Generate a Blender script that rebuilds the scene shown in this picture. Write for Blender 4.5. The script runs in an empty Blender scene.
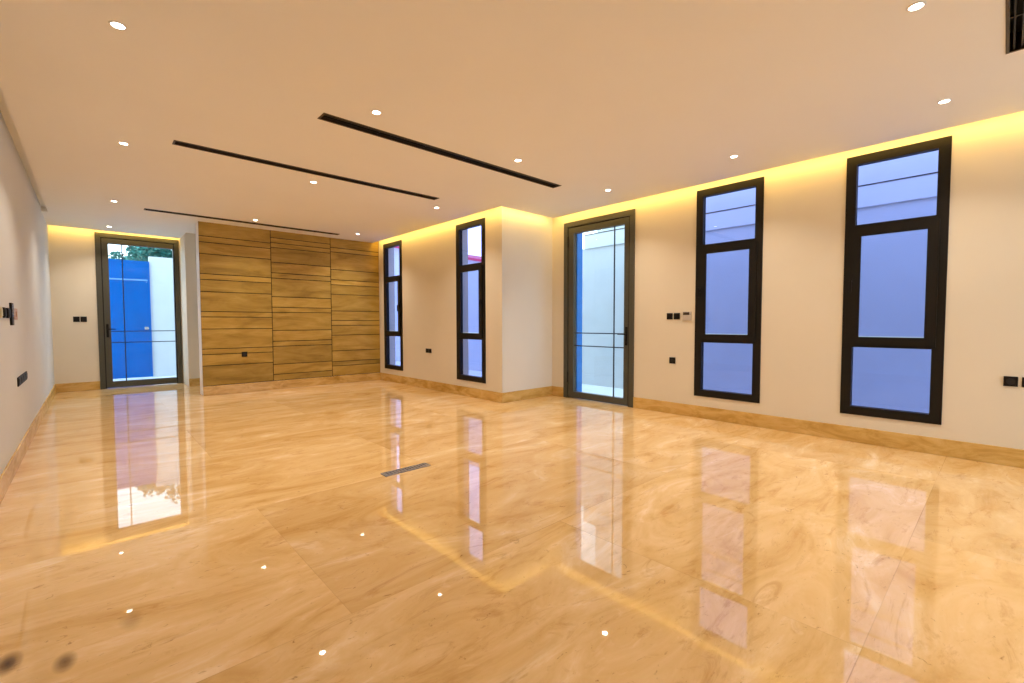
import bpy, bmesh, math, random
from mathutils import Vector, Matrix
random.seed(7)
S = bpy.context.scene
COL = S.collection

# ------------------------------------------------------------------ helpers
def lin(r, g, b):
    f = lambda c: (c/255)/12.92 if c/255 <= .04045 else (((c/255)+.055)/1.055)**2.4
    return (f(r), f(g), f(b), 1.0)

def obj(name, bm, mat, parent=None, smooth=False):
    me = bpy.data.meshes.new(name)
    bmesh.ops.recalc_face_normals(bm, faces=bm.faces[:])
    bm.to_mesh(me); bm.free()
    if mat: me.materials.append(mat)
    if smooth:
        for p in me.polygons: p.use_smooth = True
    o = bpy.data.objects.new(name, me)
    COL.objects.link(o)
    if parent: o.parent = parent
    return o

def empty(name, loc):
    o = bpy.data.objects.new(name, None); COL.objects.link(o); o.location = loc
    o.empty_display_size = .1
    return o

def tag(o, label, cat, group=None, kind=None):
    o['label'] = label; o['category'] = cat
    if group: o['group'] = group
    if kind: o['kind'] = kind
    return o

def add_box(bm, lo, hi, bevel=0.0):
    x0, y0, z0 = lo; x1, y1, z1 = hi
    r = bmesh.ops.create_cube(bm, size=1.0)
    vs = r['verts']
    for v in vs:
        v.co = Vector(((x0+x1)/2 + v.co.x*(x1-x0), (y0+y1)/2 + v.co.y*(y1-y0), (z0+z1)/2 + v.co.z*(z1-z0)))
    if bevel > 0:
        es = list({e for v in vs for e in v.link_edges})
        bmesh.ops.bevel(bm, geom=es, offset=bevel, segments=2, affect='EDGES', profile=.5)
    return bm

def box(lo, hi, bevel=0.0):
    return add_box(bmesh.new(), lo, hi, bevel)

def add_cyl(bm, p0, p1, r0, r1=None, seg=24, caps=True):
    r1 = r0 if r1 is None else r1
    p0, p1 = Vector(p0), Vector(p1); d = p1-p0
    rot = d.to_track_quat('Z', 'Y').to_matrix().to_4x4()
    bmesh.ops.create_cone(bm, cap_ends=caps, segments=seg, radius1=r0, radius2=r1, depth=d.length,
                          matrix=Matrix.Translation((p0+p1)/2) @ rot)
    return bm

def grid_slab(us, vs, solid, w0, w1, mp, bm=None):
    """A slab made of grid cells; solid(uc, vc) tells which cells exist; mp(u, v, w) -> xyz."""
    us = sorted(set(round(u, 5) for u in us)); vs = sorted(set(round(v, 5) for v in vs))
    bm = bm or bmesh.new(); cache = {}
    def V(i, j, w):
        k = (i, j, w)
        if k not in cache: cache[k] = bm.verts.new(mp(us[i], vs[j], w))
        return cache[k]
    n, m = len(us)-1, len(vs)-1
    ok = [[solid((us[i]+us[i+1])/2, (vs[j]+vs[j+1])/2) for j in range(m)] for i in range(n)]
    at = lambda i, j: 0 <= i < n and 0 <= j < m and ok[i][j]
    for i in range(n):
        for j in range(m):
            if not ok[i][j]: continue
            for w in (w0, w1):
                bm.faces.new((V(i, j, w), V(i+1, j, w), V(i+1, j+1, w), V(i, j+1, w)))
            for (di, dj, a, b_) in ((-1, 0, (i, j), (i, j+1)), (1, 0, (i+1, j), (i+1, j+1)),
                                    (0, -1, (i, j), (i+1, j)), (0, 1, (i, j+1), (i+1, j+1))):
                if not at(i+di, j+dj):
                    bm.faces.new((V(*a, w0), V(*b_, w0), V(*b_, w1), V(*a, w1)))
    return bm

def rect_wall(u0, u1, v0, v1, holes, w0, w1, mp):
    us = [u0, u1]; vs = [v0, v1]
    for h in holes: us += [h[0], h[1]]; vs += [h[2], h[3]]
    vs = [v for v in vs if v0 <= v <= v1]
    sol = lambda u, v: not any(h[0] < u < h[1] and h[2] < v < h[3] for h in holes)
    return grid_slab(us, vs, sol, w0, w1, mp)

MX = lambda u, v, w: (w, u, v)      # u=y v=z w=x   (walls facing X)
MY = lambda u, v, w: (u, w, v)      # u=x v=z w=y   (walls facing Y)
MZ = lambda u, v, w: (u, v, w)      # u=x v=y w=z   (slabs)

# ------------------------------------------------------------------ materials
def new_mat(name):
    m = bpy.data.materials.new(name); m.use_nodes = True
    nt = m.node_tree
    return m, nt, nt.nodes['Principled BSDF']

def N(nt, t, **kw):
    n = nt.nodes.new(t)
    for k, v in kw.items(): setattr(n, k, v)
    return n

def ramp(nt, stops, fac=None):
    n = N(nt, 'ShaderNodeValToRGB')
    e = n.color_ramp.elements
    while len(e) < len(stops): e.new(.5)
    for el, (p, c) in zip(e, stops): el.position = p; el.color = c
    if fac is not None: nt.links.new(fac, n.inputs[0])
    return n

def noise(nt, vec, scale, detail=4, rough=.55, dist=0.0):
    n = N(nt, 'ShaderNodeTexNoise')
    n.inputs['Scale'].default_value = scale; n.inputs['Detail'].default_value = detail
    n.inputs['Roughness'].default_value = rough; n.inputs['Distortion'].default_value = dist
    if vec is not None: nt.links.new(vec, n.inputs['Vector'])
    return n

def mapping(nt, vec, scale=(1, 1, 1), rot=(0, 0, 0), loc=(0, 0, 0)):
    n = N(nt, 'ShaderNodeMapping')
    n.inputs['Scale'].default_value = scale; n.inputs['Rotation'].default_value = rot; n.inputs['Location'].default_value = loc
    nt.links.new(vec, n.inputs['Vector'])
    return n.outputs[0]

def mixc(nt, fac, a, b_, mode='MIX'):
    n = N(nt, 'ShaderNodeMix', data_type='RGBA', blend_type=mode)
    for inp, v in ((0, fac), (6, a), (7, b_)):
        if hasattr(v, 'is_linked') or isinstance(v, bpy.types.NodeSocket): nt.links.new(v, n.inputs[inp])
        else: n.inputs[inp].default_value = v
    return n.outputs[2]

def math_(nt, op, a, b_=None, c=None):
    n = N(nt, 'ShaderNodeMath', operation=op)
    for i, v in enumerate((a, b_, c)):
        if v is None: continue
        if isinstance(v, bpy.types.NodeSocket): nt.links.new(v, n.inputs[i])
        else: n.inputs[i].default_value = v
    return n.outputs[0]

def plain(name, col, rough=.5, var=.04, scale=6, metallic=0.0, spec=.5, bump=0.0):
    m, nt, p = new_mat(name)
    tc = N(nt, 'ShaderNodeTexCoord')
    nz = noise(nt, tc.outputs['Object'], scale)
    lo = tuple(c*(1-var) for c in col[:3])+(1,); hi = tuple(min(1, c*(1+var)) for c in col[:3])+(1,)
    r = ramp(nt, [(.3, lo), (.7, hi)], nz.outputs['Fac'])
    nt.links.new(r.outputs[0], p.inputs['Base Color'])
    p.inputs['Roughness'].default_value = rough; p.inputs['Metallic'].default_value = metallic
    p.inputs['Specular IOR Level'].default_value = spec
    if bump:
        b_ = N(nt, 'ShaderNodeBump'); b_.inputs['Strength'].default_value = bump; b_.inputs['Distance'].default_value = .002
        n2 = noise(nt, tc.outputs['Object'], 180)
        nt.links.new(n2.outputs['Fac'], b_.inputs['Height']); nt.links.new(b_.outputs[0], p.inputs['Normal'])
    return m

M = {}
M['wall'] = plain('wall paint', (.74, .68, .57, 1), .6, .015, 1.5, bump=.04)
M['wall_daylit'] = plain('daylight tinted wall paint', (.64, .67, .71, 1), .6, .015, 1.5, bump=.04)  # cool daylight tint put into the left wall colour
M['return_daylit'] = plain('daylight brightened wall paint', (.75, .735, .72, 1), .6, .015, 1.5, bump=.04)  # paler, cooler colour stands in for daylight on the return face
M['ceil'] = plain('ceiling paint', (.88, .87, .84, 1), .7, .01, 1.2)
M['white'] = plain('white paint', (.82, .80, .78, 1), .5, .01)
M['black_alu'] = plain('black aluminium', (.008, .006, .004, 1), .5, .1, 40, spec=.25)
M['door_alu'] = plain('dark grey aluminium', (.072, .069, .052, 1), .42, .08, 40, spec=.4)
M['seal'] = plain('black rubber seal', (.004, .004, .004, 1), .7, .1)
M['bar'] = plain('dark bar', (.010, .012, .03, 1), .4, .1)
M['black_plastic'] = plain('black plastic', (.008, .006, .005, 1), .5, .1, 60, spec=.2)
M['grey_plastic'] = plain('charcoal plastic', (.022, .020, .020, 1), .5, .1, 60, spec=.2)
M['white_plastic'] = plain('white plastic', (.52, .47, .42, 1), .35, .02)
M['beige_plastic'] = plain('beige plastic', (.45, .27, .17, 1), .4, .05)
M['olive_plastic'] = plain('pale olive plastic', (.60, .55, .36, 1), .4, .05)
M['screen'] = plain('dark screen', (.05, .035, .025, 1), .2, .05)
M['bronze'] = plain('dark bronze frame', (.040, .022, .008, 1), .45, .15, 30)
M['slot_black'] = plain('slot black', (.004, .0035, .004, 1), .6, .2)
M['slot_grey'] = plain('slot blade', (.03, .028, .03, 1), .4, .2)
M['steel'] = plain('brushed steel', (.32, .31, .31, 1), .35, .12, 90, metallic=.7)
M['steel_dark'] = plain('grille gap', (.03, .02, .018, 1), .6, .2)
M['chrome'] = plain('chrome', (.55, .55, .55, 1), .2, .05, 30, metallic=1)
M['blue_gate'] = plain('blue gate paint', (.0, .105, .40, 1), .8, .10, 3, spec=.02)
M['pale_blue'] = plain('pale blue rail', (.12, .30, .62, 1), .6, .05)
M['blue_film'] = plain('blue film', (.02, .22, .75, 1), .4, .1, 8)
M['render'] = plain('white render', (.58, .60, .63, 1), .8, .03, 2, bump=.1)
M['coping'] = plain('white coping', (.66, .68, .70, 1), .7, .02, 2)
M['paving'] = plain('white paving', (.80, .80, .80, 1), .7, .04, 3)
M['roof_red'] = plain('red roof trim', (.60, .03, .10, 1), .6, .15, 5)
M['grout_dark'] = plain('dark backing', (.028, .014, .006, 1), .8, .1)
M['bark'] = plain('bark', (.07, .05, .03, 1), .9, .3, 10)

def leaf_mat():
    m, nt, p = new_mat('leaves')
    g = N(nt, 'ShaderNodeNewGeometry')
    r = ramp(nt, [(0, (.01, .08, .06, 1)), (.6, (.02, .17, .13, 1)), (1, (.06, .28, .24, 1))], g.outputs['Random Per Island'])
    nt.links.new(r.outputs[0], p.inputs['Base Color']); p.inputs['Roughness'].default_value = .6
    return m
M['leaf'] = leaf_mat()

def wood_mat():
    m, nt, p = new_mat('oak veneer boards')
    tc = N(nt, 'ShaderNodeTexCoord'); g = N(nt, 'ShaderNodeNewGeometry')
    rnd = g.outputs['Random Per Island']
    cmb = N(nt, 'ShaderNodeCombineXYZ')
    nt.links.new(math_(nt, 'MULTIPLY', rnd, 31.0), cmb.inputs[0]); nt.links.new(math_(nt, 'MULTIPLY', rnd, 17.0), cmb.inputs[2])
    add = N(nt, 'ShaderNodeVectorMath', operation='ADD')
    nt.links.new(tc.outputs['Object'], add.inputs[0]); nt.links.new(cmb.outputs[0], add.inputs[1])
    v1 = mapping(nt, add.outputs[0], (.9, 1, 4.0))
    n1 = noise(nt, v1, 1.6, 5, .6, .6)
    v2 = mapping(nt, add.outputs[0], (3, 1, 55))
    n2 = noise(nt, v2, 1.5, 3, .6, .3)
    c1 = ramp(nt, [(.30, lin(146, 116, 34)), (.48, lin(174, 142, 56)), (.70, lin(194, 163, 80))], n1.outputs['Fac'])
    c2 = ramp(nt, [(.30, (.72, .68, .60, 1)), (.6, (1, 1, 1, 1))], n2.outputs['Fac'])
    c = mixc(nt, .42, c1.outputs[0], c2.outputs[0], 'MULTIPLY')
    tone = ramp(nt, [(0, (.78, .77, .66, 1)), (.5, (.98, .97, .92, 1)), (1, (1.12, 1.09, 1.08, 1))], rnd)
    c = mixc(nt, 1.0, c, tone.outputs[0], 'MULTIPLY')
    nt.links.new(c, p.inputs['Base Color'])
    p.inputs['Roughness'].default_value = .5
    return m
M['wood'] = wood_mat()

def marble_common(nt, pos, tile_tone):
    """cream-gold marble: soft clouds, diagonal veins, pale flecks and brown specks"""
    v1 = mapping(nt, pos, (.7, 1.7, 1), (0, 0, .40))
    n1 = noise(nt, v1, 1.7, 10, .66, 1.1)
    c = ramp(nt, [(.28, lin(198, 156, 92)), (.44, lin(219, 183, 127)), (.58, lin(229, 197, 148)), (.76, lin(247, 228, 200))], n1.outputs['Fac']).outputs[0]
    # brown cloudy veins
    v2 = mapping(nt, pos, (.9, 3.0, 1), (0, 0, .32))
    n2 = noise(nt, v2, 2.3, 10, .72, 1.8)
    f2 = ramp(nt, [(.55, (0, 0, 0, 1)), (.72, (1, 1, 1, 1))], n2.outputs['Fac']).outputs[0]
    c = mixc(nt, math_(nt, 'MULTIPLY', f2, .60), c, lin(176, 122, 52))
    # pale flecks
    v3 = mapping(nt, pos, (2.4, 7.0, 1), (0, 0, .45), (3, 1, 0))
    n3 = noise(nt, v3, 2.0, 6, .64, 1.0)
    f3 = ramp(nt, [(.60, (0, 0, 0, 1)), (.80, (1, 1, 1, 1))], n3.outputs['Fac']).outputs[0]
    c = mixc(nt, math_(nt, 'MULTIPLY', f3, .42), c, lin(248, 226, 196))
    # brown specks
    v4 = mapping(nt, pos, (6, 10, 1), (0, 0, .3), (7, 2, 0))
    n4 = noise(nt, v4, 2.2, 6, .68, 1.4)
    f4 = ramp(nt, [(.63, (0, 0, 0, 1)), (.71, (1, 1, 1, 1))], n4.outputs['Fac']).outputs[0]
    c = mixc(nt, math_(nt, 'MULTIPLY', f4, .65), c, lin(140, 88, 26))
    return c

def floor_mat():
    m, nt, p = new_mat('polished cream marble slabs')
    tc = N(nt, 'ShaderNodeTexCoord'); pos0 = tc.outputs['Object']
    sep = N(nt, 'ShaderNodeSeparateXYZ'); nt.links.new(pos0, sep.inputs[0])
    TY, TX = 1.545, 2.71
    vy = math_(nt, 'DIVIDE', math_(nt, 'SUBTRACT', sep.outputs[1], .34), TY)
    row = math_(nt, 'FLOOR', vy)
    # every second course is shifted by half a slab
    shift = math_(nt, 'MULTIPLY', math_(nt, 'MODULO', math_(nt, 'ADD', row, 100.0), 2.0), .5)
    vx = math_(nt, 'ADD', math_(nt, 'DIVIDE', math_(nt, 'SUBTRACT', sep.outputs[0], .794), TX), math_(nt, 'SUBTRACT', .5, shift))
    colm = math_(nt, 'FLOOR', vx)
    cid = N(nt, 'ShaderNodeCombineXYZ'); nt.links.new(colm, cid.inputs[0]); nt.links.new(row, cid.inputs[1])
    wn = N(nt, 'ShaderNodeTexWhiteNoise', noise_dimensions='3D'); nt.links.new(cid.outputs[0], wn.inputs[0])
    # every slab is cut from its own piece of stone
    off = N(nt, 'ShaderNodeVectorMath', operation='SCALE'); nt.links.new(wn.outputs['Color'], off.inputs[0]); off.inputs['Scale'].default_value = 23.0
    pos = N(nt, 'ShaderNodeVectorMath', operation='ADD'); nt.links.new(pos0, pos.inputs[0]); nt.links.new(off.outputs[0], pos.inputs[1])
    c = marble_common(nt, pos.outputs[0], None)
    seq = math_(nt, 'FRACT', math_(nt, 'ADD', math_(nt, 'ADD', math_(nt, 'MULTIPLY', colm, .37), math_(nt, 'MULTIPLY', row, .61)), 20.5))
    tone = ramp(nt, [(0, (.90, .87, .82, 1)), (.5, (.98, .97, .96, 1)), (1, (1.04, 1.04, 1.05, 1))], seq).outputs[0]
    c = mixc(nt, 1.0, c, tone, 'MULTIPLY')
    # joints
    def joint(v, size, half):
        fr = math_(nt, 'FRACT', v)
        d = math_(nt, 'MULTIPLY', math_(nt, 'MINIMUM', fr, math_(nt, 'SUBTRACT', 1.0, fr)), size)
        return math_(nt, 'LESS_THAN', d, half)
    j = math_(nt, 'MAXIMUM', joint(vx, TX, .0018), joint(vy, TY, .0018))
    jn = noise(nt, pos0, .9, 3)
    jf = ramp(nt, [(.40, (.08, .08, .08, 1)), (.62, (.6, .6, .6, 1))], jn.outputs['Fac']).outputs[0]
    c = mixc(nt, math_(nt, 'MULTIPLY', j, jf), c, lin(150, 104, 52))
    # two dark soft-edged stains and a faint one
    for (sx, sy, r, k) in ((-.262, 2.470, .034, .97), (-.107, 2.336, .030, .80), (.089, 2.482, .036, .30)):
        sb = N(nt, 'ShaderNodeVectorMath', operation='SUBTRACT'); nt.links.new(pos0, sb.inputs[0]); sb.inputs[1].default_value = (sx, sy, 0)
        ml = N(nt, 'ShaderNodeVectorMath', operation='MULTIPLY'); nt.links.new(sb.outputs[0], ml.inputs[0]); ml.inputs[1].default_value = (1, .48, 1)
        d = N(nt, 'ShaderNodeVectorMath', operation='LENGTH'); nt.links.new(ml.outputs[0], d.inputs[0])
        f = ramp(nt, [(0, (1, 1, 1, 1)), (.35, (.85, .85, .85, 1)), (1, (0, 0, 0, 1))], math_(nt, 'DIVIDE', d.outputs['Value'], r*1.25)).outputs[0]
        c = mixc(nt, math_(nt, 'MULTIPLY', f, k), c, lin(70, 38, 6))
    for (sx, sy, r, k) in ((1.764, 1.879, .045, .7), (1.60, 1.80, .05, .4)):
        d = N(nt, 'ShaderNodeVectorMath', operation='DISTANCE'); nt.links.new(pos0, d.inputs[0]); d.inputs[1].default_value = (sx, sy, 0)
        f = ramp(nt, [(0, (1, 1, 1, 1)), (1, (0, 0, 0, 1))], math_(nt, 'DIVIDE', d.outputs['Value'], r)).outputs[0]
        nn = noise(nt, pos0, 45, 4, .7)
        f = math_(nt, 'MULTIPLY', f, ramp(nt, [(.45, (0, 0, 0, 1)), (.6, (1, 1, 1, 1))], nn.outputs['Fac']).outputs[0])
        c = mixc(nt, math_(nt, 'MULTIPLY', f, k), c, lin(110, 62, 15))
    nt.links.new(c, p.inputs['Base Color'])
    p.inputs['Roughness'].default_value = .02
    p.inputs['IOR'].default_value = 1.5
    return m
M['floor'] = floor_mat()

def skirting_mat():
    m, nt, p = new_mat('marble skirting')
    tc = N(nt, 'ShaderNodeTexCoord')
    n1 = noise(nt, mapping(nt, tc.outputs['Object'], (1.2, 1.2, 4)), 2.2, 7, .65, .9)
    c = ramp(nt, [(.28, lin(176, 136, 60)), (.5, lin(208, 170, 98)), (.75, lin(226, 194, 132))], n1.outputs['Fac']).outputs[0]
    nt.links.new(c, p.inputs['Base Color']); p.inputs['Roughness'].default_value = .25
    return m
M['skirt'] = skirting_mat()

def glass_mat(name, tint, refl_tint=(1, 1, 1, 1)):
    m = bpy.data.materials.new(name); m.use_nodes = True; nt = m.node_tree; nt.nodes.clear()
    out = N(nt, 'ShaderNodeOutputMaterial')
    tc = N(nt, 'ShaderNodeTexCoord'); nz = noise(nt, tc.outputs['Object'], .8, 2)
    col = ramp(nt, [(.3, tint), (.7, tuple(min(1, t*1.03) for t in tint[:3])+(1,))], nz.outputs['Fac']).outputs[0]
    tr = N(nt, 'ShaderNodeBsdfTransparent'); nt.links.new(col, tr.inputs[0])
    gl = N(nt, 'ShaderNodeBsdfGlossy'); gl.inputs['Roughness'].default_value = .01; gl.inputs[0].default_value = refl_tint
    fr = N(nt, 'ShaderNodeFresnel'); fr.inputs['IOR'].default_value = 1.5
    mx = N(nt, 'ShaderNodeMixShader')
    ge = N(nt, 'ShaderNodeNewGeometry')      # only the outer face of each pane mirrors
    front = math_(nt, 'SUBTRACT', 1.0, ge.outputs['Backfacing'])
    nt.links.new(math_(nt, 'MULTIPLY', fr.outputs[0], front), mx.inputs[0]); nt.links.new(tr.outputs[0], mx.inputs[1]); nt.links.new(gl.outputs[0], mx.inputs[2])
    nt.links.new(mx.outputs[0], out.inputs[0])
    return m
M['glass_win'] = glass_mat('lavender tinted glass', (.67, .70, .95, 1))
M['glass_door'] = glass_mat('clear door glass', (.93, .975, 1, 1))

def emit_mat(name, col, strength):
    m = bpy.data.materials.new(name); m.use_nodes = True; nt = m.node_tree; nt.nodes.clear()
    out = N(nt, 'ShaderNodeOutputMaterial'); e = N(nt, 'ShaderNodeEmission')
    e.inputs[0].default_value = col; e.inputs[1].default_value = strength
    nt.links.new(e.outputs[0], out.inputs[0])
    return m
DL_STRENGTH = 30.0; DL_WATT = 12.5
M['lens'] = emit_mat('downlight lens', (1.0, .87, .70, 1), DL_STRENGTH)

# ------------------------------------------------------------------ dimensions (metres; camera stands at x=0, y=0)
H = 3.0
XL, XR, XB = -.513, 5.865, 4.709      # left wall, right wall, bay wall
YB, YW, YD, YN = 5.325, 9.412, 11.704, -3.0   # bay front, wood partition, far door wall, near wall
G, GL = .149, .072                    # cove gaps
BB = .158                             # skirting height
T = .25; TOP = 3.32
XE = 1.40                             # entry side plane / left end of partition
WIN = {  # y0, y1, z0, z1
    1: (.384, 1.176, .288, 2.967), 2: (1.975, 2.782, .288, 2.967)}
BAYWIN = {3: (5.730, 6.518, .268, 2.945), 4: (8.410, 9.190, .268, 2.950)}
D1 = (3.702, 5.047, 0.0, 2.905)
D2 = (.100, 1.388, 0.0, 2.977)

# ------------------------------------------------------------------ floor, walls, ceiling
def struct(name, bm, mat, label, cat, parent=None):
    o = obj(name, bm, mat, parent)
    return tag(o, label, cat, kind='structure')

bm = grid_slab([XL-T, XE+T, XB+T, XR+T], [YN-T, YB+T, YW, YD+T],
               lambda u, v: (u < XB+T or v < YB+T) and (v < YW or u < XB+T), -.09, 0.0, MZ)
struct('floor', bm, M['floor'], 'polished cream and gold marble floor in large slabs', 'floor')

struct('wall_left', rect_wall(YN-T, YD+T, 0.0005, TOP, [], XL-T, XL, MX), M['wall_daylit'],
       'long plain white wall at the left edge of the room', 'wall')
struct('wall_right', rect_wall(YN-T, YB+T, 0.0005, TOP, [WIN[1], WIN[2], D1], XR, XR+T, MX), M['wall'],
       'cream right wall with two tall windows and a glass door', 'wall')
bayw = struct('wall_bay', rect_wall(YB, YW+.3, 0.0005, TOP, [BAYWIN[3], BAYWIN[4]], XB, XB+T, MX), M['wall'],
       'cream projecting wall with two narrow windows beside the wood panelling', 'wall')
bayw.data.materials.append(M['return_daylit'])
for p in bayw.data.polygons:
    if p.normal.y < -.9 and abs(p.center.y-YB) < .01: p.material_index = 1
obj('return_face', rect_wall(XB+T, XR, 0.0005, TOP, [], YB, YB+T, MY), M['return_daylit'], bayw)
struct('wall_far', rect_wall(XL, XE+T, 0.0005, TOP, [D2], YD, YD+T, MY), M['wall'],
       'cream wall at the far left around the door to the blue gate', 'wall')
ent = struct('wall_entry', rect_wall(YD-.75, YD, 0.0005, TOP, [], XE, XE+T, MX), M['wall'],
       'short white wall beside the far glass door', 'wall')
obj('passage_face', rect_wall(XE+T, XB+T, 0.0005, TOP, [], YD-.75, YD-.5, MY), M['wall'], ent)
struct('wall_near', rect_wall(XL, XR, 0.0005, TOP, [(3.15, 5.80, .05, 2.95)], YN-T, YN, MY), M['wall'],  # unseen opening, added and sized to bring in cool daylight
       'unseen wall behind the viewer with one wide opening added for daylight', 'wall')

# ceiling slab with slots for the diffusers
SLOTS = [(1.472, 4.450, 3.888, 4.028), (.634, 3.630, 5.420, 5.550), (.650, 3.640, 8.905, 9.035), (1.450, 4.424, -.090, .050)]
us = [XL, XL+GL, XE, XB-G, XR-G]; vs = [YN, YB-G, YW, YD-G, 10.2]
for s in SLOTS: us += [s[0], s[1]]; vs += [s[2], s[3]]
def in_ceil(u, v):
    if any(s[0] < u < s[1] and s[2] < v < s[3] for s in SLOTS): return False
    if u < XL+GL and v < 10.2: return False
    if v < YB-G: return True
    if v < YW: return u < XB-G
    return u < XE
struct('ceiling', grid_slab(us, vs, in_ceil, H, H+.09, MZ), M['ceil'], 'smooth white dropped ceiling with light coves along the walls', 'ceiling')
bm = grid_slab([XL-T, XE+T, XB+T, XR+T], [YN-T, YB+T, YW, YD+T],
               lambda u, v: (u < XB+T or v < YB+T), TOP, TOP+.2, MZ)
struct('trim_1', box((XL, YN, H+.075), (XL+GL+.001, 10.2, H+.089)), M['ceil'], 'shallow shadow gap between the ceiling and the left wall', 'trim')
struct('ceiling_upper', bm, M['ceil'], 'upper ceiling above the light coves', 'ceiling')
struct('ceiling_passage', box((XE+.001, YW+.3, H+.03), (XB, YD-.75, H+.12)), M['ceil'], 'ceiling of the side passage behind the wood panelling', 'ceiling')

# wood-clad partition: white core, three columns of boards
core = struct('wall_back', box((XE, YW+.02, 0.0005), (XB-.001, YW+.30, TOP-.001)), M['white'],
              'partition wall clad in three columns of honey oak boards', 'wall')
CUTS = [[2.760, 2.656, 2.456, 2.112, 2.013, 1.804, 1.460, 1.366, 1.156, .808, .711, .513],
        [2.866, 2.771, 2.683, 2.406, 2.207, 2.107, 1.757, 1.558, 1.463, 1.118, .912, .815, .472, .280],
        [2.805, 2.715, 2.357, 2.149, 2.046, 1.850, 1.506, 1.311, 1.208, 1.005, .680, .457, .366]]
XCOL = [XE+.002, 2.525, 3.642, XB-.002]
for i in range(3):
    bm = bmesh.new(); zs = [H+.08] + CUTS[i] + [BB+.002]
    a, b_ = XCOL[i] + (.006 if i else 0), XCOL[i+1] - .006
    for z1, z0 in zip(zs[:-1], zs[1:]):
        add_box(bm, (a, YW, z0+.0065), (b_, YW+.012, z1-.0065), .002)
    pc = obj('cladding_panel', bm, M['wood'], core)
obj('backing', box((XE+.001, YW+.012, BB), (XB-.001, YW+.02, H+.09)), M['grout_dark'], core)

# skirtings
def skirt(name, boxes, label):
    bm = bmesh.new()
    for lo, hi in boxes: add_box(bm, lo, hi, .003)
    return struct(name, bm, M['skirt'], label, 'baseboard')
e = .016; z0, z1 = .0005, BB
skirt('baseboard_left', [((XL, YN, z0), (XL+e, YD, z1))], 'tan marble skirting along the left wall')
skirt('baseboard_right', [((XR-e, YN, z0), (XR, D1[0]-.001, z1)), ((XR-e, D1[1]+.001, z0), (XR, YB, z1))], 'tan marble skirting under the two large windows')
skirt('baseboard_bay', [((XB-e, YB-e, z0), (XB, YW-e, z1)), ((XB, YB-e, z0), (XR-e, YB, z1))], 'tan marble skirting around the projecting wall')
skirt('baseboard_back', [((XE, YW-e, z0), (XB, YW, z1))], 'tan marble skirting below the wood panelling')
skirt('baseboard_far', [((XL+e, YD-e, z0), (D2[0]-.001, YD, z1))], 'tan marble skirting left of the far glass door')
skirt('baseboard_passage', [((XE, YD-.75-e, z0), (XB, YD-.75, z1))], 'short tan marble skirting between far door and wood panelling')

# ------------------------------------------------------------------ windows
def ring(bm, u0, u1, v0, v1, t, w0, w1, mp):
    return grid_slab([u0, u0+t, u1-t, u1], [v0, v0+t, v1-t, v1],
                     lambda u, v: not (u0+t < u < u1-t and v0+t < v < v1-t), w0, w1, mp, bm)

def window(n, X, r, hy, hz, label):
    y0, y1, a, b_ = r
    o = empty('window_%d' % n, (X, (y0+y1)/2, a))
    tag(o, label, 'window', kind='structure')
    P = lambda bm: [v.__setattr__('co', v.co - Vector(o.location)) for v in bm.verts]
    def part(name, bm, mat, smooth=False, parent=None):
        P(bm); return obj(name, bm, mat, parent or o, smooth)
    t = .088; x0, x1 = X-.012, X+.065
    g1, g2 = (.375+a-.288, .997+a-.288), (2.260+a-.288, b_-.09)
    zs = [a, g1[0], g1[1], 1.052+a-.288, 2.19+a-.288, g2[0], g2[1], b_]
    us = [y0, y0+t, y1-t, y1]
    hole = lambda u, v: y0+t < u < y1-t and (g1[0] < v < g1[1] or zs[3] < v < zs[4] or g2[0] < v < g2[1])
    part('window_frame', grid_slab(us, zs, lambda u, v: not hole(u, v), x0, x1, MX), M['black_alu'])
    bm = bmesh.new(); ring(bm, y0+t-.028, y1-t+.028, zs[3]-.030, zs[4]+.030, .083, X-.030, X-.012, MX)
    sash = part('sash', bm, M['black_alu'])
    for q in (g1, (1.122+a-.288, 2.132+a-.288), g2):
        part('pane', box((X+.02, y0+t-.02, q[0]-.01), (X+.026, y1-t+.02, q[1]+.01)), M['glass_win'])
    hb = bmesh.new()
    add_box(hb, (X-.040, hy-.013, hz-.035), (X-.030, hy+.013, hz+.035), .003)
    add_cyl(hb, (X-.040, hy, hz+.012), (X-.075, hy, hz+.012), .008, seg=12)
    add_box(hb, (X-.085, hy-.010, hz-.105), (X-.070, hy+.010, hz+.022), .004)
    part('handle', hb, M['black_plastic'])
    return o
window(1, XR, WIN[1], 1.104, 1.67, 'largest black framed three-pane window, nearest on the right wall')
window(2, XR, WIN[2], 2.712, 1.68, 'tall black framed window between the thermostat and the largest window')
window(3, XB, BAYWIN[3], 5.790, 1.60, 'narrow black framed window near the outer corner of the projecting wall')
window(4, XB, BAYWIN[4], 8.480, 1.60, 'narrowest black framed window, next to the wood panelling')

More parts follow.
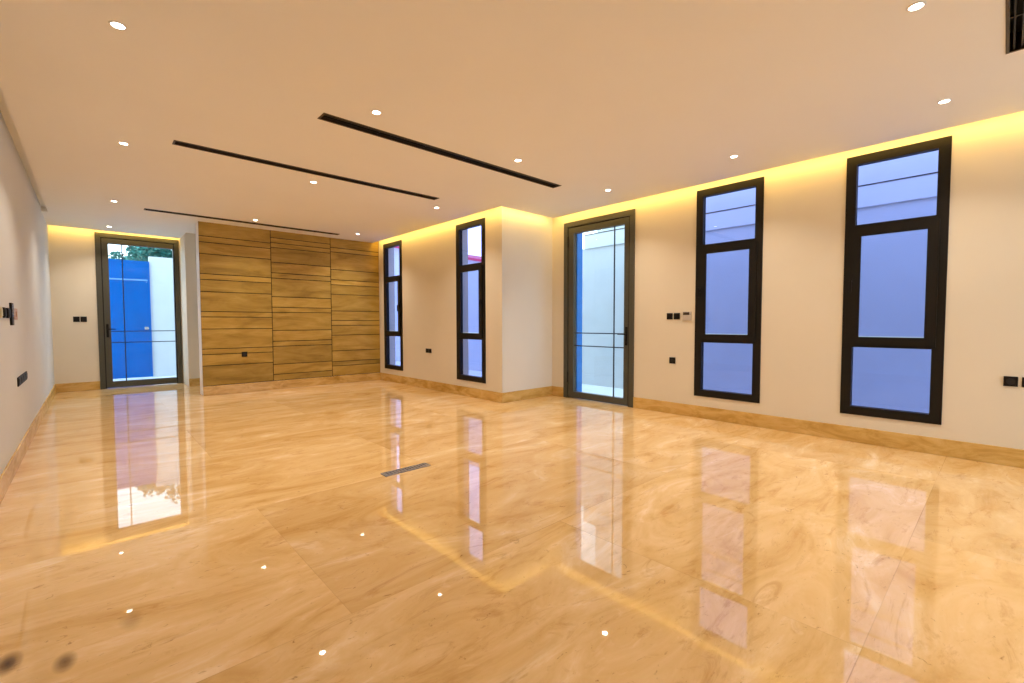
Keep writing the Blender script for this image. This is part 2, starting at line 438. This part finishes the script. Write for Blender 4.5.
# ------------------------------------------------------------------ glass doors (u along the wall, w into the wall)
def glass_door(name, r, glass, vbar, hbars, hand, hing, mp, label, blue):
    u0, u1, a, b_ = r
    o = empty(name, mp((u0+u1)/2, 0, 0)); tag(o, label, 'door', kind='structure')
    L = Vector(o.location)
    def part(nm, bm, mat, parent=None, smooth=False):
        for v in bm.verts: v.co -= L
        return obj(nm, bm, mat, parent or o, smooth)
    bx = lambda u, v, w, bev=0.0: box(tuple(min(p, q) for p, q in zip(mp(u[0], v[0], w[0]), mp(u[1], v[1], w[1]))),
                                      tuple(max(p, q) for p, q in zip(mp(u[0], v[0], w[0]), mp(u[1], v[1], w[1]))), bev)
    t = .078
    # casing (three sides)
    c = grid_slab([u0, u0+t, u1-t, u1], [a+.001, b_-t, b_], lambda u, v: v > b_-t or u < u0+t or u > u1-t, -.022, .10, mp)
    part('casing', c, M['door_alu'])
    l0, l1, lz0, lz1 = u0+t, u1-t, .012, b_-t
    s = grid_slab([l0, l0+.018, l1-.018, l1], [a+.002, lz1-.018, lz1], lambda u, v: v > lz1-.018 or u < l0+.018 or u > l1-.018, -.004, .09, mp)
    part('seal', s, M['seal'])
    l0 += .018; l1 -= .018; lz1 -= .018
    g0, g1, gz0, gz1 = glass
    leaf = grid_slab([l0, g0, g1, l1], [lz0, gz0, gz1, lz1], lambda u, v: not (g0 < u < g1 and gz0 < v < gz1), -.012, .06, mp)
    lf = part('door_leaf', leaf, M['door_alu'])
    def sub(nm, bm, mat):
        return part(nm, bm, mat, lf)
    sub('pane', bx((g0-.01, g1+.01), (gz0-.01, gz1+.01), (.020, .027)), M['glass_door'])
    sub('glazing_bar', bx((vbar-.009, vbar+.009), (gz0, gz1), (.008, .019)), M['bar'])
    for h in hbars:
        sub('glazing_bar', bx((g0, g1), (h-.008, h+.008), (.008, .019)), M['bar'])
    hu, h0, h1, d = hand
    hb = bx((hu-.018, hu+.018), (h0, h1), (-.026, -.012), .004)
    hc = (h0+h1)/2 + .03
    add_cyl(hb, mp(hu, hc, -.026), mp(hu, hc, -.070), .010, seg=14)
    lo = mp(hu-.011, hc-.011, -.078); hi = mp(hu+.011+d*.0, hc+.011, -.060)
    e0 = mp(hu-.010 if d > 0 else hu-.12, hc-.010, -.076); e1 = mp(hu+.12 if d > 0 else hu+.010, hc+.010, -.060)
    add_box(hb, tuple(min(p, q) for p, q in zip(e0, e1)), tuple(max(p, q) for p, q in zip(e0, e1)), .004)
    ky = h0+.045
    add_cyl(hb, mp(hu, ky, -.026), mp(hu, ky, -.032), .011, seg=14)
    sub('handle', hb, M['black_plastic'])
    for hz in (.35, hing):
        hg = bmesh.new(); add_cyl(hg, mp((l1+.004), hz-.09, -.022), mp((l1+.004), hz+.09, -.022), .010, seg=12)
        part('hinge', hg, M['black_plastic'])
    for (bu0, bu1) in blue:
        part('outer_jamb', bx((bu0, bu1), (.0, b_-.02), (.12, .26)), M['blue_film'])
    return o
mpR = lambda u, v, w: (XR+w, u, v)
mpF = lambda u, v, w: (u, YD+w, v)
glass_door('door_1', D1, (3.875, 4.845, .112, 2.713), 4.065, (1.087, .877), (3.826, .916, 1.192, 1), 2.585, mpR,
           'dark grey framed glass door in the right wall beside the projecting corner', [(4.875, 4.967)])
glass_door('door_2', D2, (.286, 1.288, .132, 2.783), .487, (1.103, .887), (.234, .99, 1.243, 1), 2.6, mpF,
           'dark grey framed glass door at the far left, in front of the blue gate', [(1.312, 1.36)])

# ------------------------------------------------------------------ wall plates
def plate_local(W, Hh, th, bev=.003):
    return box((-W/2, -th, -Hh/2), (W/2, 0, Hh/2), bev)     # faces -Y
def plate(name, cat, loc, facing, label, W=.086, Hh=.086, th=.011, kind='switch', group=None, mat='black_plastic'):
    o = empty(name, loc)
    o.rotation_euler.z = {'-Y': 0, '-X': -math.pi/2, '+X': math.pi/2}[facing]
    tag(o, label, cat, group)
    obj('cover_plate', plate_local(W, Hh, th), M[mat], o)
    if kind == 'switch':
        obj('rocker', box((-W*.36, -th-.004, -Hh*.36), (W*.36, -th, Hh*.36), .002), M[mat], o)
    elif kind == 'socket':
        bm = bmesh.new(); add_cyl(bm, (0, -th, 0), (0, -th-.002, 0), W*.33, seg=24)
        obj('outlet_face', bm, M['grey_plastic'], o)
    elif kind == 'multi':
        n = 4
        for k in range(n):
            cx = -W/2 + W*(k+.5)/n
            obj('outlet', box((cx-W/n*.36, -th-.004, -Hh*.32), (cx+W/n*.36, -th, Hh*.32), .002), M['grey_plastic'], o)
    return o
plate('light_switch', 'switch', (XR, 3.143, 1.342), '-X', 'black square light switch on the right wall, left one of the pair beside the thermostat')
plate('light_switch', 'switch', (XR, 3.040, 1.342), '-X', 'black square light switch on the right wall, directly left of the thermostat')
plate('power_socket', 'socket', (XR, 3.096, .735), '-X', 'single black socket on the right wall, below the thermostat switches', kind='socket')
plate('power_socket', 'socket', (XR, -.043, .740), '-X', 'black socket at the right edge of the photo, nearer the largest window', kind='socket')
plate('power_socket', 'socket', (XR, -.152, .740), '-X', 'black socket cut off by the right edge of the photo', kind='socket')
plate('power_socket', 'socket', (XB, 7.483, .727), '-X', 'black socket on the projecting wall, left one of the pair between the windows', kind='socket', W=.088, Hh=.08)
plate('power_socket', 'socket', (XB, 7.380, .727), '-X', 'black socket on the projecting wall, right one of the pair between the windows', kind='socket', W=.088, Hh=.08)
plate('light_switch', 'switch', (-.192, YD, 1.335), '-Y', 'black light switch left of the far door, farther from its frame', W=.088, Hh=.10)
plate('light_switch', 'switch', (-.093, YD, 1.335), '-Y', 'black light switch left of the far door, closer to its frame', W=.088, Hh=.10)
plate('power_socket', 'socket', (2.045, YW, .690), '-Y', 'small black socket low on the wood panelling', kind='socket', W=.09, Hh=.09, th=.012)
# thermostat
th = empty('mounted_thermostat', (XR, 2.893, 1.343)); th.rotation_euler.z = -math.pi/2
tag(th, 'white thermostat with dark screen on the right wall beside two black switches', 'thermostat')
obj('cover_plate', box((-.060, -.020, -.060), (.060, 0, .060), .005), M['white_plastic'], th)
obj('screen', box((-.050, -.022, .012), (.038, -.020, .050), .001), M['screen'], th)
obj('button', box((.044, -.023, .018), (.053, -.020, .028), .001), M['grey_plastic'], th)
# left wall
plate('light_switch', 'switch', (XL, 5.46, 1.345), '+X', 'black light switch on the left wall, first one left of the tall black panel', W=.09, Hh=.085, th=.012)
plate('light_switch', 'switch', (XL, 5.68, 1.345), '+X', 'black light switch on the left wall, directly left of the tall black panel', W=.12, Hh=.085, th=.014)
tp = empty('control_panel', (XL, 5.90, 1.340)); tp.rotation_euler.z = math.pi/2  # slim control panel with a screen
tag(tp, 'tall slim black control panel standing proud of the left wall', 'control panel')
obj('body', box((-.06, -.017, -.098), (.06, 0, .098), .004), M['black_plastic'], tp)
obj('screen', box((-.05, -.0185, -.02), (.05, -.017, .085), .001), M['screen'], tp)
tb = empty('dimmer_switch', (XL, 6.22, 1.345)); tb.rotation_euler.z = math.pi/2
tag(tb, 'beige wall dimmer on the left wall, right of the tall black panel', 'dimmer')
obj('body', box((-.12, -.008, -.052), (.12, 0, .052), .003), M['beige_plastic'], tb)
bm = bmesh.new(); add_cyl(bm, (0, -.008, 0), (0, -.016, 0), .025, seg=24)
obj('knob', bm, M['beige_plastic'], tb)
plate('light_switch', 'switch', (XL, 5.27, 1.345), '+X', 'pale olive switch at the left edge of the photo', W=.10, Hh=.085, th=.010, mat='olive_plastic')
plate('socket_strip', 'socket', (XL, 6.55, .717), '+X', 'long dark multi-outlet socket low on the left wall', W=.78, Hh=.085, th=.010, kind='multi')

# ------------------------------------------------------------------ downlights
def downlight():
    o = empty('downlight', (0, 0, H))
    bm = bmesh.new()
    prof = [(.032, -.001), (.032, -.006), (.039, -.006), (.042, -.002), (.042, .0)]
    seg = 32; rings = []
    for k in range(seg):
        a = 2*math.pi*k/seg
        rings.append([bm.verts.new((r*math.cos(a), r*math.sin(a), z)) for r, z in prof])
    for k in range(seg):
        A, B = rings[k], rings[(k+1) % seg]
        for j in range(len(prof)-1): bm.faces.new((A[j], B[j], B[j+1], A[j+1]))
    obj('trim_ring', bm, M['white'], o, True)
    bm = bmesh.new(); add_cyl(bm, (0, 0, -.0035), (0, 0, -.0005), .032, seg=32)
    obj('lens', bm, M['lens'], o)
    l = bpy.data.lights.new('lamp', 'AREA'); l.shape = 'DISK'; l.size = .066
    l.energy = DL_WATT; l.color = (1.0, .845, .66); l.spread = math.radians(115)
    lo = bpy.data.objects.new('lamp', l); COL.objects.link(lo); lo.parent = o; lo.location = (0, 0, -.0045)
    return o
def copy_tree(o, parent=None):
    c = o.copy(); COL.objects.link(c)
    if parent: c.parent = parent
    for ch in list(o.children): copy_tree(ch, c)
    return c
DLS = [(.168, 3.572, 'round recessed downlight, nearest the left wall at the top left of the photo'),
       (.285, 5.846, 'round recessed downlight left of the end of the middle ceiling slot'),
       (.295, 8.674, 'round recessed downlight left of the end of the farthest ceiling slot'),
       (.294, 11.003, 'round recessed downlight just in front of the far glass door'),
       (1.787, 3.582, 'round recessed downlight just above the left end of the nearest long ceiling slot'),
       (2.075, 5.860, 'round recessed downlight just below the middle of the middle ceiling slot'),
       (2.095, 8.655, 'round recessed downlight above the farthest ceiling slot'),
       (3.888, 8.653, 'round recessed downlight near the right end of the wood panelling'),
       (3.421, 3.604, 'round recessed downlight above the right half of the nearest long ceiling slot'),
       (3.895, 5.891, 'round recessed downlight beyond the right end of the middle ceiling slot'),
       (5.053, 3.603, 'round recessed downlight near the top of the right-hand glass door'),
       (5.016, 1.989, 'round recessed downlight above the second tall window from the right'),
       (5.003, .380, 'round recessed downlight above the largest window'),
       (3.398, .387, 'round recessed downlight at the top edge of the photo, left of the dark ceiling vent')]
REAR_FILL = [(.2, -1.3), (1.8, -1.3), (3.4, -1.3)]  # unseen lamps added behind the camera to lift the near floor
proto = None
near_lamp = None
for (x, y, lab) in DLS + [(x, y, None) for x, y in REAR_FILL]:
    o = proto = downlight() if proto is None else proto
    if near_lamp is None:
        near_lamp = [c for c in proto.children if c.type == 'LIGHT'][0].data.copy(); near_lamp.energy = 11.0   # near lamps set weaker than far ones to balance floor brightness
        far_lamp = [c for c in proto.children if c.type == 'LIGHT'][0].data; far_lamp.energy = 12.8
    if (x, y) != DLS[0][:2]: o = copy_tree(proto)
    for ch in o.children:
        if ch.type == 'LIGHT': ch.data = far_lamp
    o.location = (x, y, H)
    for ch in o.children:
        if ch.type == 'LIGHT' and y < 5: ch.data = near_lamp
    tag(o, lab or 'unseen downlight added in the ceiling behind the viewer for more light', 'downlight', 'recessed ceiling downlights')

# ------------------------------------------------------------------ slot diffusers
SL_LAB = ['long black ceiling slot diffuser, largest one running from the top middle of the photo',
          'long black ceiling slot diffuser, middle one of the three in view',
          'long black ceiling slot diffuser directly in front of the wood panelling, thinnest in the photo',
          'dark framed ceiling slot diffuser cut off by the top right corner of the photo']
for (x0, x1, y0, y1), lab in zip(SLOTS, SL_LAB):
    o = empty('slot_diffuser', ((x0+x1)/2, (y0+y1)/2, H)); L = Vector(o.location)
    tag(o, lab, 'air vent', 'linear ceiling slot diffusers')
    def part(nm, bm, mat):
        for v in bm.verts: v.co -= L
        return obj(nm, bm, mat, o)
    bm = bmesh.new(); ring(bm, x0-.002, x1+.002, y0-.002, y1+.002, .017, H-.004, H+.004, MZ)
    part('frame', bm, M['bronze'])
    hb = grid_slab([x0+.0005, x0+.004, x1-.004, x1-.0005], [y0+.0005, y0+.004, y1-.004, y1-.0005],
                   lambda u, v: not (x0+.004 < u < x1-.004 and y0+.004 < v < y1-.004), H+.004, H+.13, MZ)
    part('side_liner', hb, M['bronze'])
    part('housing', box((x0+.004, y0+.004, H+.12), (x1-.004, y1-.004, H+.135)), M['slot_black'])
    w = y1-y0
    for k in (1, 2, 3):
        yy = y0+w*k/4
        part('blade', box((x0+.006, yy-.004, H+.012), (x1-.006, yy+.004, H+.075)), M['slot_black'] if k != 2 else M['slot_grey'])
    for k in range(1, 6):
        xx = x0+(x1-x0)*k/6 + .045
        part('cross_bar', box((xx-.006, y0+.006, H+.018), (xx+.006, y1-.006, H+.030)), M['slot_grey'])

# ------------------------------------------------------------------ floor grille
fx0, fx1, fy0, fy1 = 1.735, 2.165, 3.402, 3.492
o = empty('floor_grille', ((fx0+fx1)/2, (fy0+fy1)/2, 0)); L = Vector(o.location)
tag(o, 'narrow brushed steel grille on the marble floor near the middle of the room', 'grille')
bm = bmesh.new(); ring(bm, fx0, fx1, fy0, fy1, .012, .0005, .008, MZ)
for v in bm.verts: v.co -= L
obj('frame', bm, M['steel'], o)
bm = box((fx0+.012, fy0+.012, .0005), (fx1-.012, fy1-.012, .002))
for v in bm.verts: v.co -= L
obj('pan', bm, M['steel_dark'], o)
for k in range(14):
    xx = fx0+.012+(fx1-fx0-.024)*(k+.5)/14
    bm = box((xx-.0105, fy0+.012, .002), (xx+.0105, fy1-.012, .007), .001)
    for v in bm.verts: v.co -= L
    obj('bar', bm, M['steel'], o)

# ------------------------------------------------------------------ outside
ZG = -.10
XO = 8.0
struct('floor_outside', box((-4, -14, ZG-.1), (20, 26, ZG)), M['paving'], 'white paving outside the glass doors', 'paving')
bw = struct('wall_outside', box((XO, -10, ZG), (XO+.2, 20, 2.87)), M['render'], 'long white courtyard wall outside the right windows', 'wall')
obj('plinth', box((XO-.03, -10, ZG), (XO, 20, .12)), M['render'], bw)
obj('coping', box((XO-.04, -10, 2.86), (XO+.24, 6.28, 3.15)), M['coping'], bw)
obj('cap', box((XO-.05, -10, 3.15), (XO+.25, 6.28, 3.163)), M['black_alu'], bw)
obj('upper_wall', box((XO+.30, -10, 2.5), (XO+.45, 6.2, 4.7)), M['coping'], bw)
# wall with the blue gate beyond the far door
YG = 14.6
gw = struct('wall_gate', grid_slab([-3, .16, 1.12, 4.2], [ZG, 2.80, 2.93], lambda u, v: v > 2.80 and u > 1.07 or not (.16 < u < 1.12) and v < 2.80,
            YG, YG+.22, MY), M['render'], 'white courtyard wall beside the blue gate', 'wall')
gt = empty('gate', (.64, YG, ZG)); L = Vector(gt.location)
tag(gt, 'bright blue metal gate with a pale rail seen through the far glass door', 'gate')
def gpart(nm, bm, mat):
    for v in bm.verts: v.co -= L
    return obj(nm, bm, mat, gt)
bm = bmesh.new()
for k in range(8):
    xa = .17+(1.11-.17)*k/8; add_box(bm, (xa, YG-.03-.006*(k % 2), ZG+.03), (xa+.1175, YG, 2.78))
gpart('gate_panel', bm, M['blue_gate'])
bm = bmesh.new(); ring(bm, .165, 1.118, ZG+.02, 2.795, .045, YG-.05, YG-.03, MY)
gpart('gate_frame', bm, M['blue_gate'])
gpart('rail', box((.21, YG-.048, 2.31), (1.073, YG-.03, 2.345)), M['pale_blue'])
hb = box((.985, YG-.075, 1.10), (1.06, YG-.05, 1.17), .006); add_cyl(hb, (.99, YG-.10, 1.13), (1.07, YG-.10, 1.13), .012, seg=12)
add_cyl(hb, (1.02, YG-.075, 1.13), (1.02, YG-.10, 1.13), .01, seg=10)
gpart('gate_handle', hb, M['chrome'])
# house beyond the courtyard wall with a red sloping roof edge
hs = empty('house', (12, 14.9, ZG)); L = Vector(hs.location)
tag(hs, 'neighbouring white house with a red sloping roof edge beyond the courtyard wall', 'house')
def prism(pts, x0, x1):
    bm = bmesh.new()
    A = [bm.verts.new((x0, y, z)) for y, z in pts]; B = [bm.verts.new((x1, y, z)) for y, z in pts]
    bm.faces.new(A); bm.faces.new(B[::-1])
    for i in range(len(pts)): bm.faces.new((A[i], A[(i+1) % len(pts)], B[(i+1) % len(pts)], B[i]))
    return bm
def hpart(nm, bm, mat):
    for v in bm.verts: v.co -= L
    return obj(nm, bm, mat, hs)
hpart('house_wall', prism([(13.2, ZG), (25, ZG), (25, 5.82), (13.2, 3.46)], 12, 17), M['coping'])
hpart('roof', prism([(12.8, 3.38), (25.4, 5.90), (25.4, 6.01), (12.8, 3.49)], 11.75, 17.3), M['roof_red'])

def tree(name, x, y, hz, r, label, seed):
    rnd = random.Random(seed)
    o = empty(name, (x, y, ZG)); tag(o, label, 'tree', 'trees behind the gate wall')
    bm = bmesh.new(); add_cyl(bm, (0, 0, 0), (.05, .02, hz*.55), .12, .07, 12)
    for k in range(6):
        a = k*1.05; add_cyl(bm, (.05, .02, hz*.45), (.05+math.cos(a)*r*.6, .02+math.sin(a)*r*.6, hz*.80), .045, .015, 8)
    obj('trunk', bm, M['bark'], o)
    bm = bmesh.new()
    clumps = [(rnd.gauss(0, r*.42), rnd.gauss(0, r*.42), hz*.78+rnd.gauss(0, r*.28), rnd.uniform(.25, .45)*r) for _ in range(40)]
    for cx, cy, cz, cr in clumps:
        for _ in range(140):
            d = Vector((rnd.gauss(0, 1), rnd.gauss(0, 1), rnd.gauss(0, 1))).normalized()*cr*rnd.random()**.4
            p = Vector((cx, cy, cz))+d
            q = Vector((rnd.gauss(0, 1), rnd.gauss(0, 1), rnd.gauss(0, 1))).normalized()
            s = q.cross(Vector((rnd.random(), rnd.random(), 1))).normalized()
            l, w = rnd.uniform(.09, .16), rnd.uniform(.035, .06)
            n = q.cross(s)*.012
            bm.faces.new([bm.verts.new(c) for c in (p-q*l*.5, p+s*w-n, p+q*l*.5, p-s*w-n)])
    obj('foliage', bm, M['leaf'], o)
tree('tree', 1.55, 17.2, 4.1, 1.0, 'leafy green tree rising above the right half of the blue gate', 3)
tree('tree', 2.75, 19.3, 4.3, 1.05, 'leafy green tree above the white wall right of the blue gate', 11)
tree('tree', -.35, 19.6, 3.35, .6, 'small leafy green tree showing low over the left part of the blue gate', 21)

# ------------------------------------------------------------------ lights
def area(name, loc, rot, sx, sy, power, col):
    l = bpy.data.lights.new(name, 'AREA'); l.shape = 'RECTANGLE'; l.size = sx; l.size_y = sy
    l.energy = power; l.color = col
    o = bpy.data.objects.new(name, l); COL.objects.link(o); o.location = loc; o.rotation_euler = rot
    return o
YEL = (1.0, .62, .14); PM = 2.8; TILT = math.radians(54)
h = math.pi/2
zc = H+.035
# pointing +X : rotate -90 about Y ; pointing +Y : rotate +90 about X
def strip_x(x, ya, yb_):
    area('cove_light', (x+.024, (ya+yb_)/2, zc), (0, -(h-TILT), 0), .03, yb_-ya, PM*(yb_-ya), YEL)
def strip_y(y, xa, xb_):
    area('cove_light', ((xa+xb_)/2, y+.024, zc), (h-TILT, 0, 0), xb_-xa, .03, PM*(xb_-xa), YEL)
strip_x(XR-G, YN+.1, YB-G)
strip_x(XB-G, YB-G, YW-.05)
strip_y(YB-G, XB-G, XR-G)
strip_y(YD-G, XL+.02, XE)

# world: bright hazy sky
w = bpy.data.worlds.new('sky'); S.world = w; w.use_nodes = True; nt = w.node_tree
bg = nt.nodes['Background']
tc = N(nt, 'ShaderNodeTexCoord'); sp = N(nt, 'ShaderNodeSeparateXYZ'); nt.links.new(tc.outputs['Generated'], sp.inputs[0])
r = ramp(nt, [(0, (.80, .92, 1, 1)), (.35, (.68, .86, 1, 1)), (1, (.48, .72, 1, 1))], sp.outputs[2])
nt.links.new(r.outputs[0], bg.inputs[0]); bg.inputs[1].default_value = 3.5

# ------------------------------------------------------------------ camera
cd = bpy.data.cameras.new('camera'); cam = bpy.data.objects.new('camera', cd); COL.objects.link(cam)
cd.sensor_fit = 'HORIZONTAL'; cd.sensor_width = 36.0; cd.lens = 455.79/1024*36.0
cd.clip_start = .02; cd.clip_end = 200
yaw, pitch, roll = map(math.radians, (42.7246, -2.3619, -.1003))
fwd = Vector((math.sin(yaw)*math.cos(pitch), math.cos(yaw)*math.cos(pitch), math.sin(pitch)))
rt = Vector((math.cos(yaw), -math.sin(yaw), 0)); up = rt.cross(fwd)
r2 = rt*math.cos(roll)+up*math.sin(roll); u2 = -rt*math.sin(roll)+up*math.cos(roll)
cam.matrix_world = Matrix(((r2.x, u2.x, -fwd.x, 0), (r2.y, u2.y, -fwd.y, 0), (r2.z, u2.z, -fwd.z, 1.2573), (0, 0, 0, 1)))
S.camera = cam

S.view_settings.view_transform = 'Standard'; S.view_settings.look = 'None'
S.view_settings.exposure = 0.0; S.view_settings.gamma = 1.0; S.view_settings.use_curve_mapping = False
S.cycles.use_denoising = True
S.cycles.max_bounces = 12; S.cycles.diffuse_bounces = 6; S.cycles.glossy_bounces = 5; S.cycles.transparent_max_bounces = 12
S.cycles.sample_clamp_indirect = 6.0
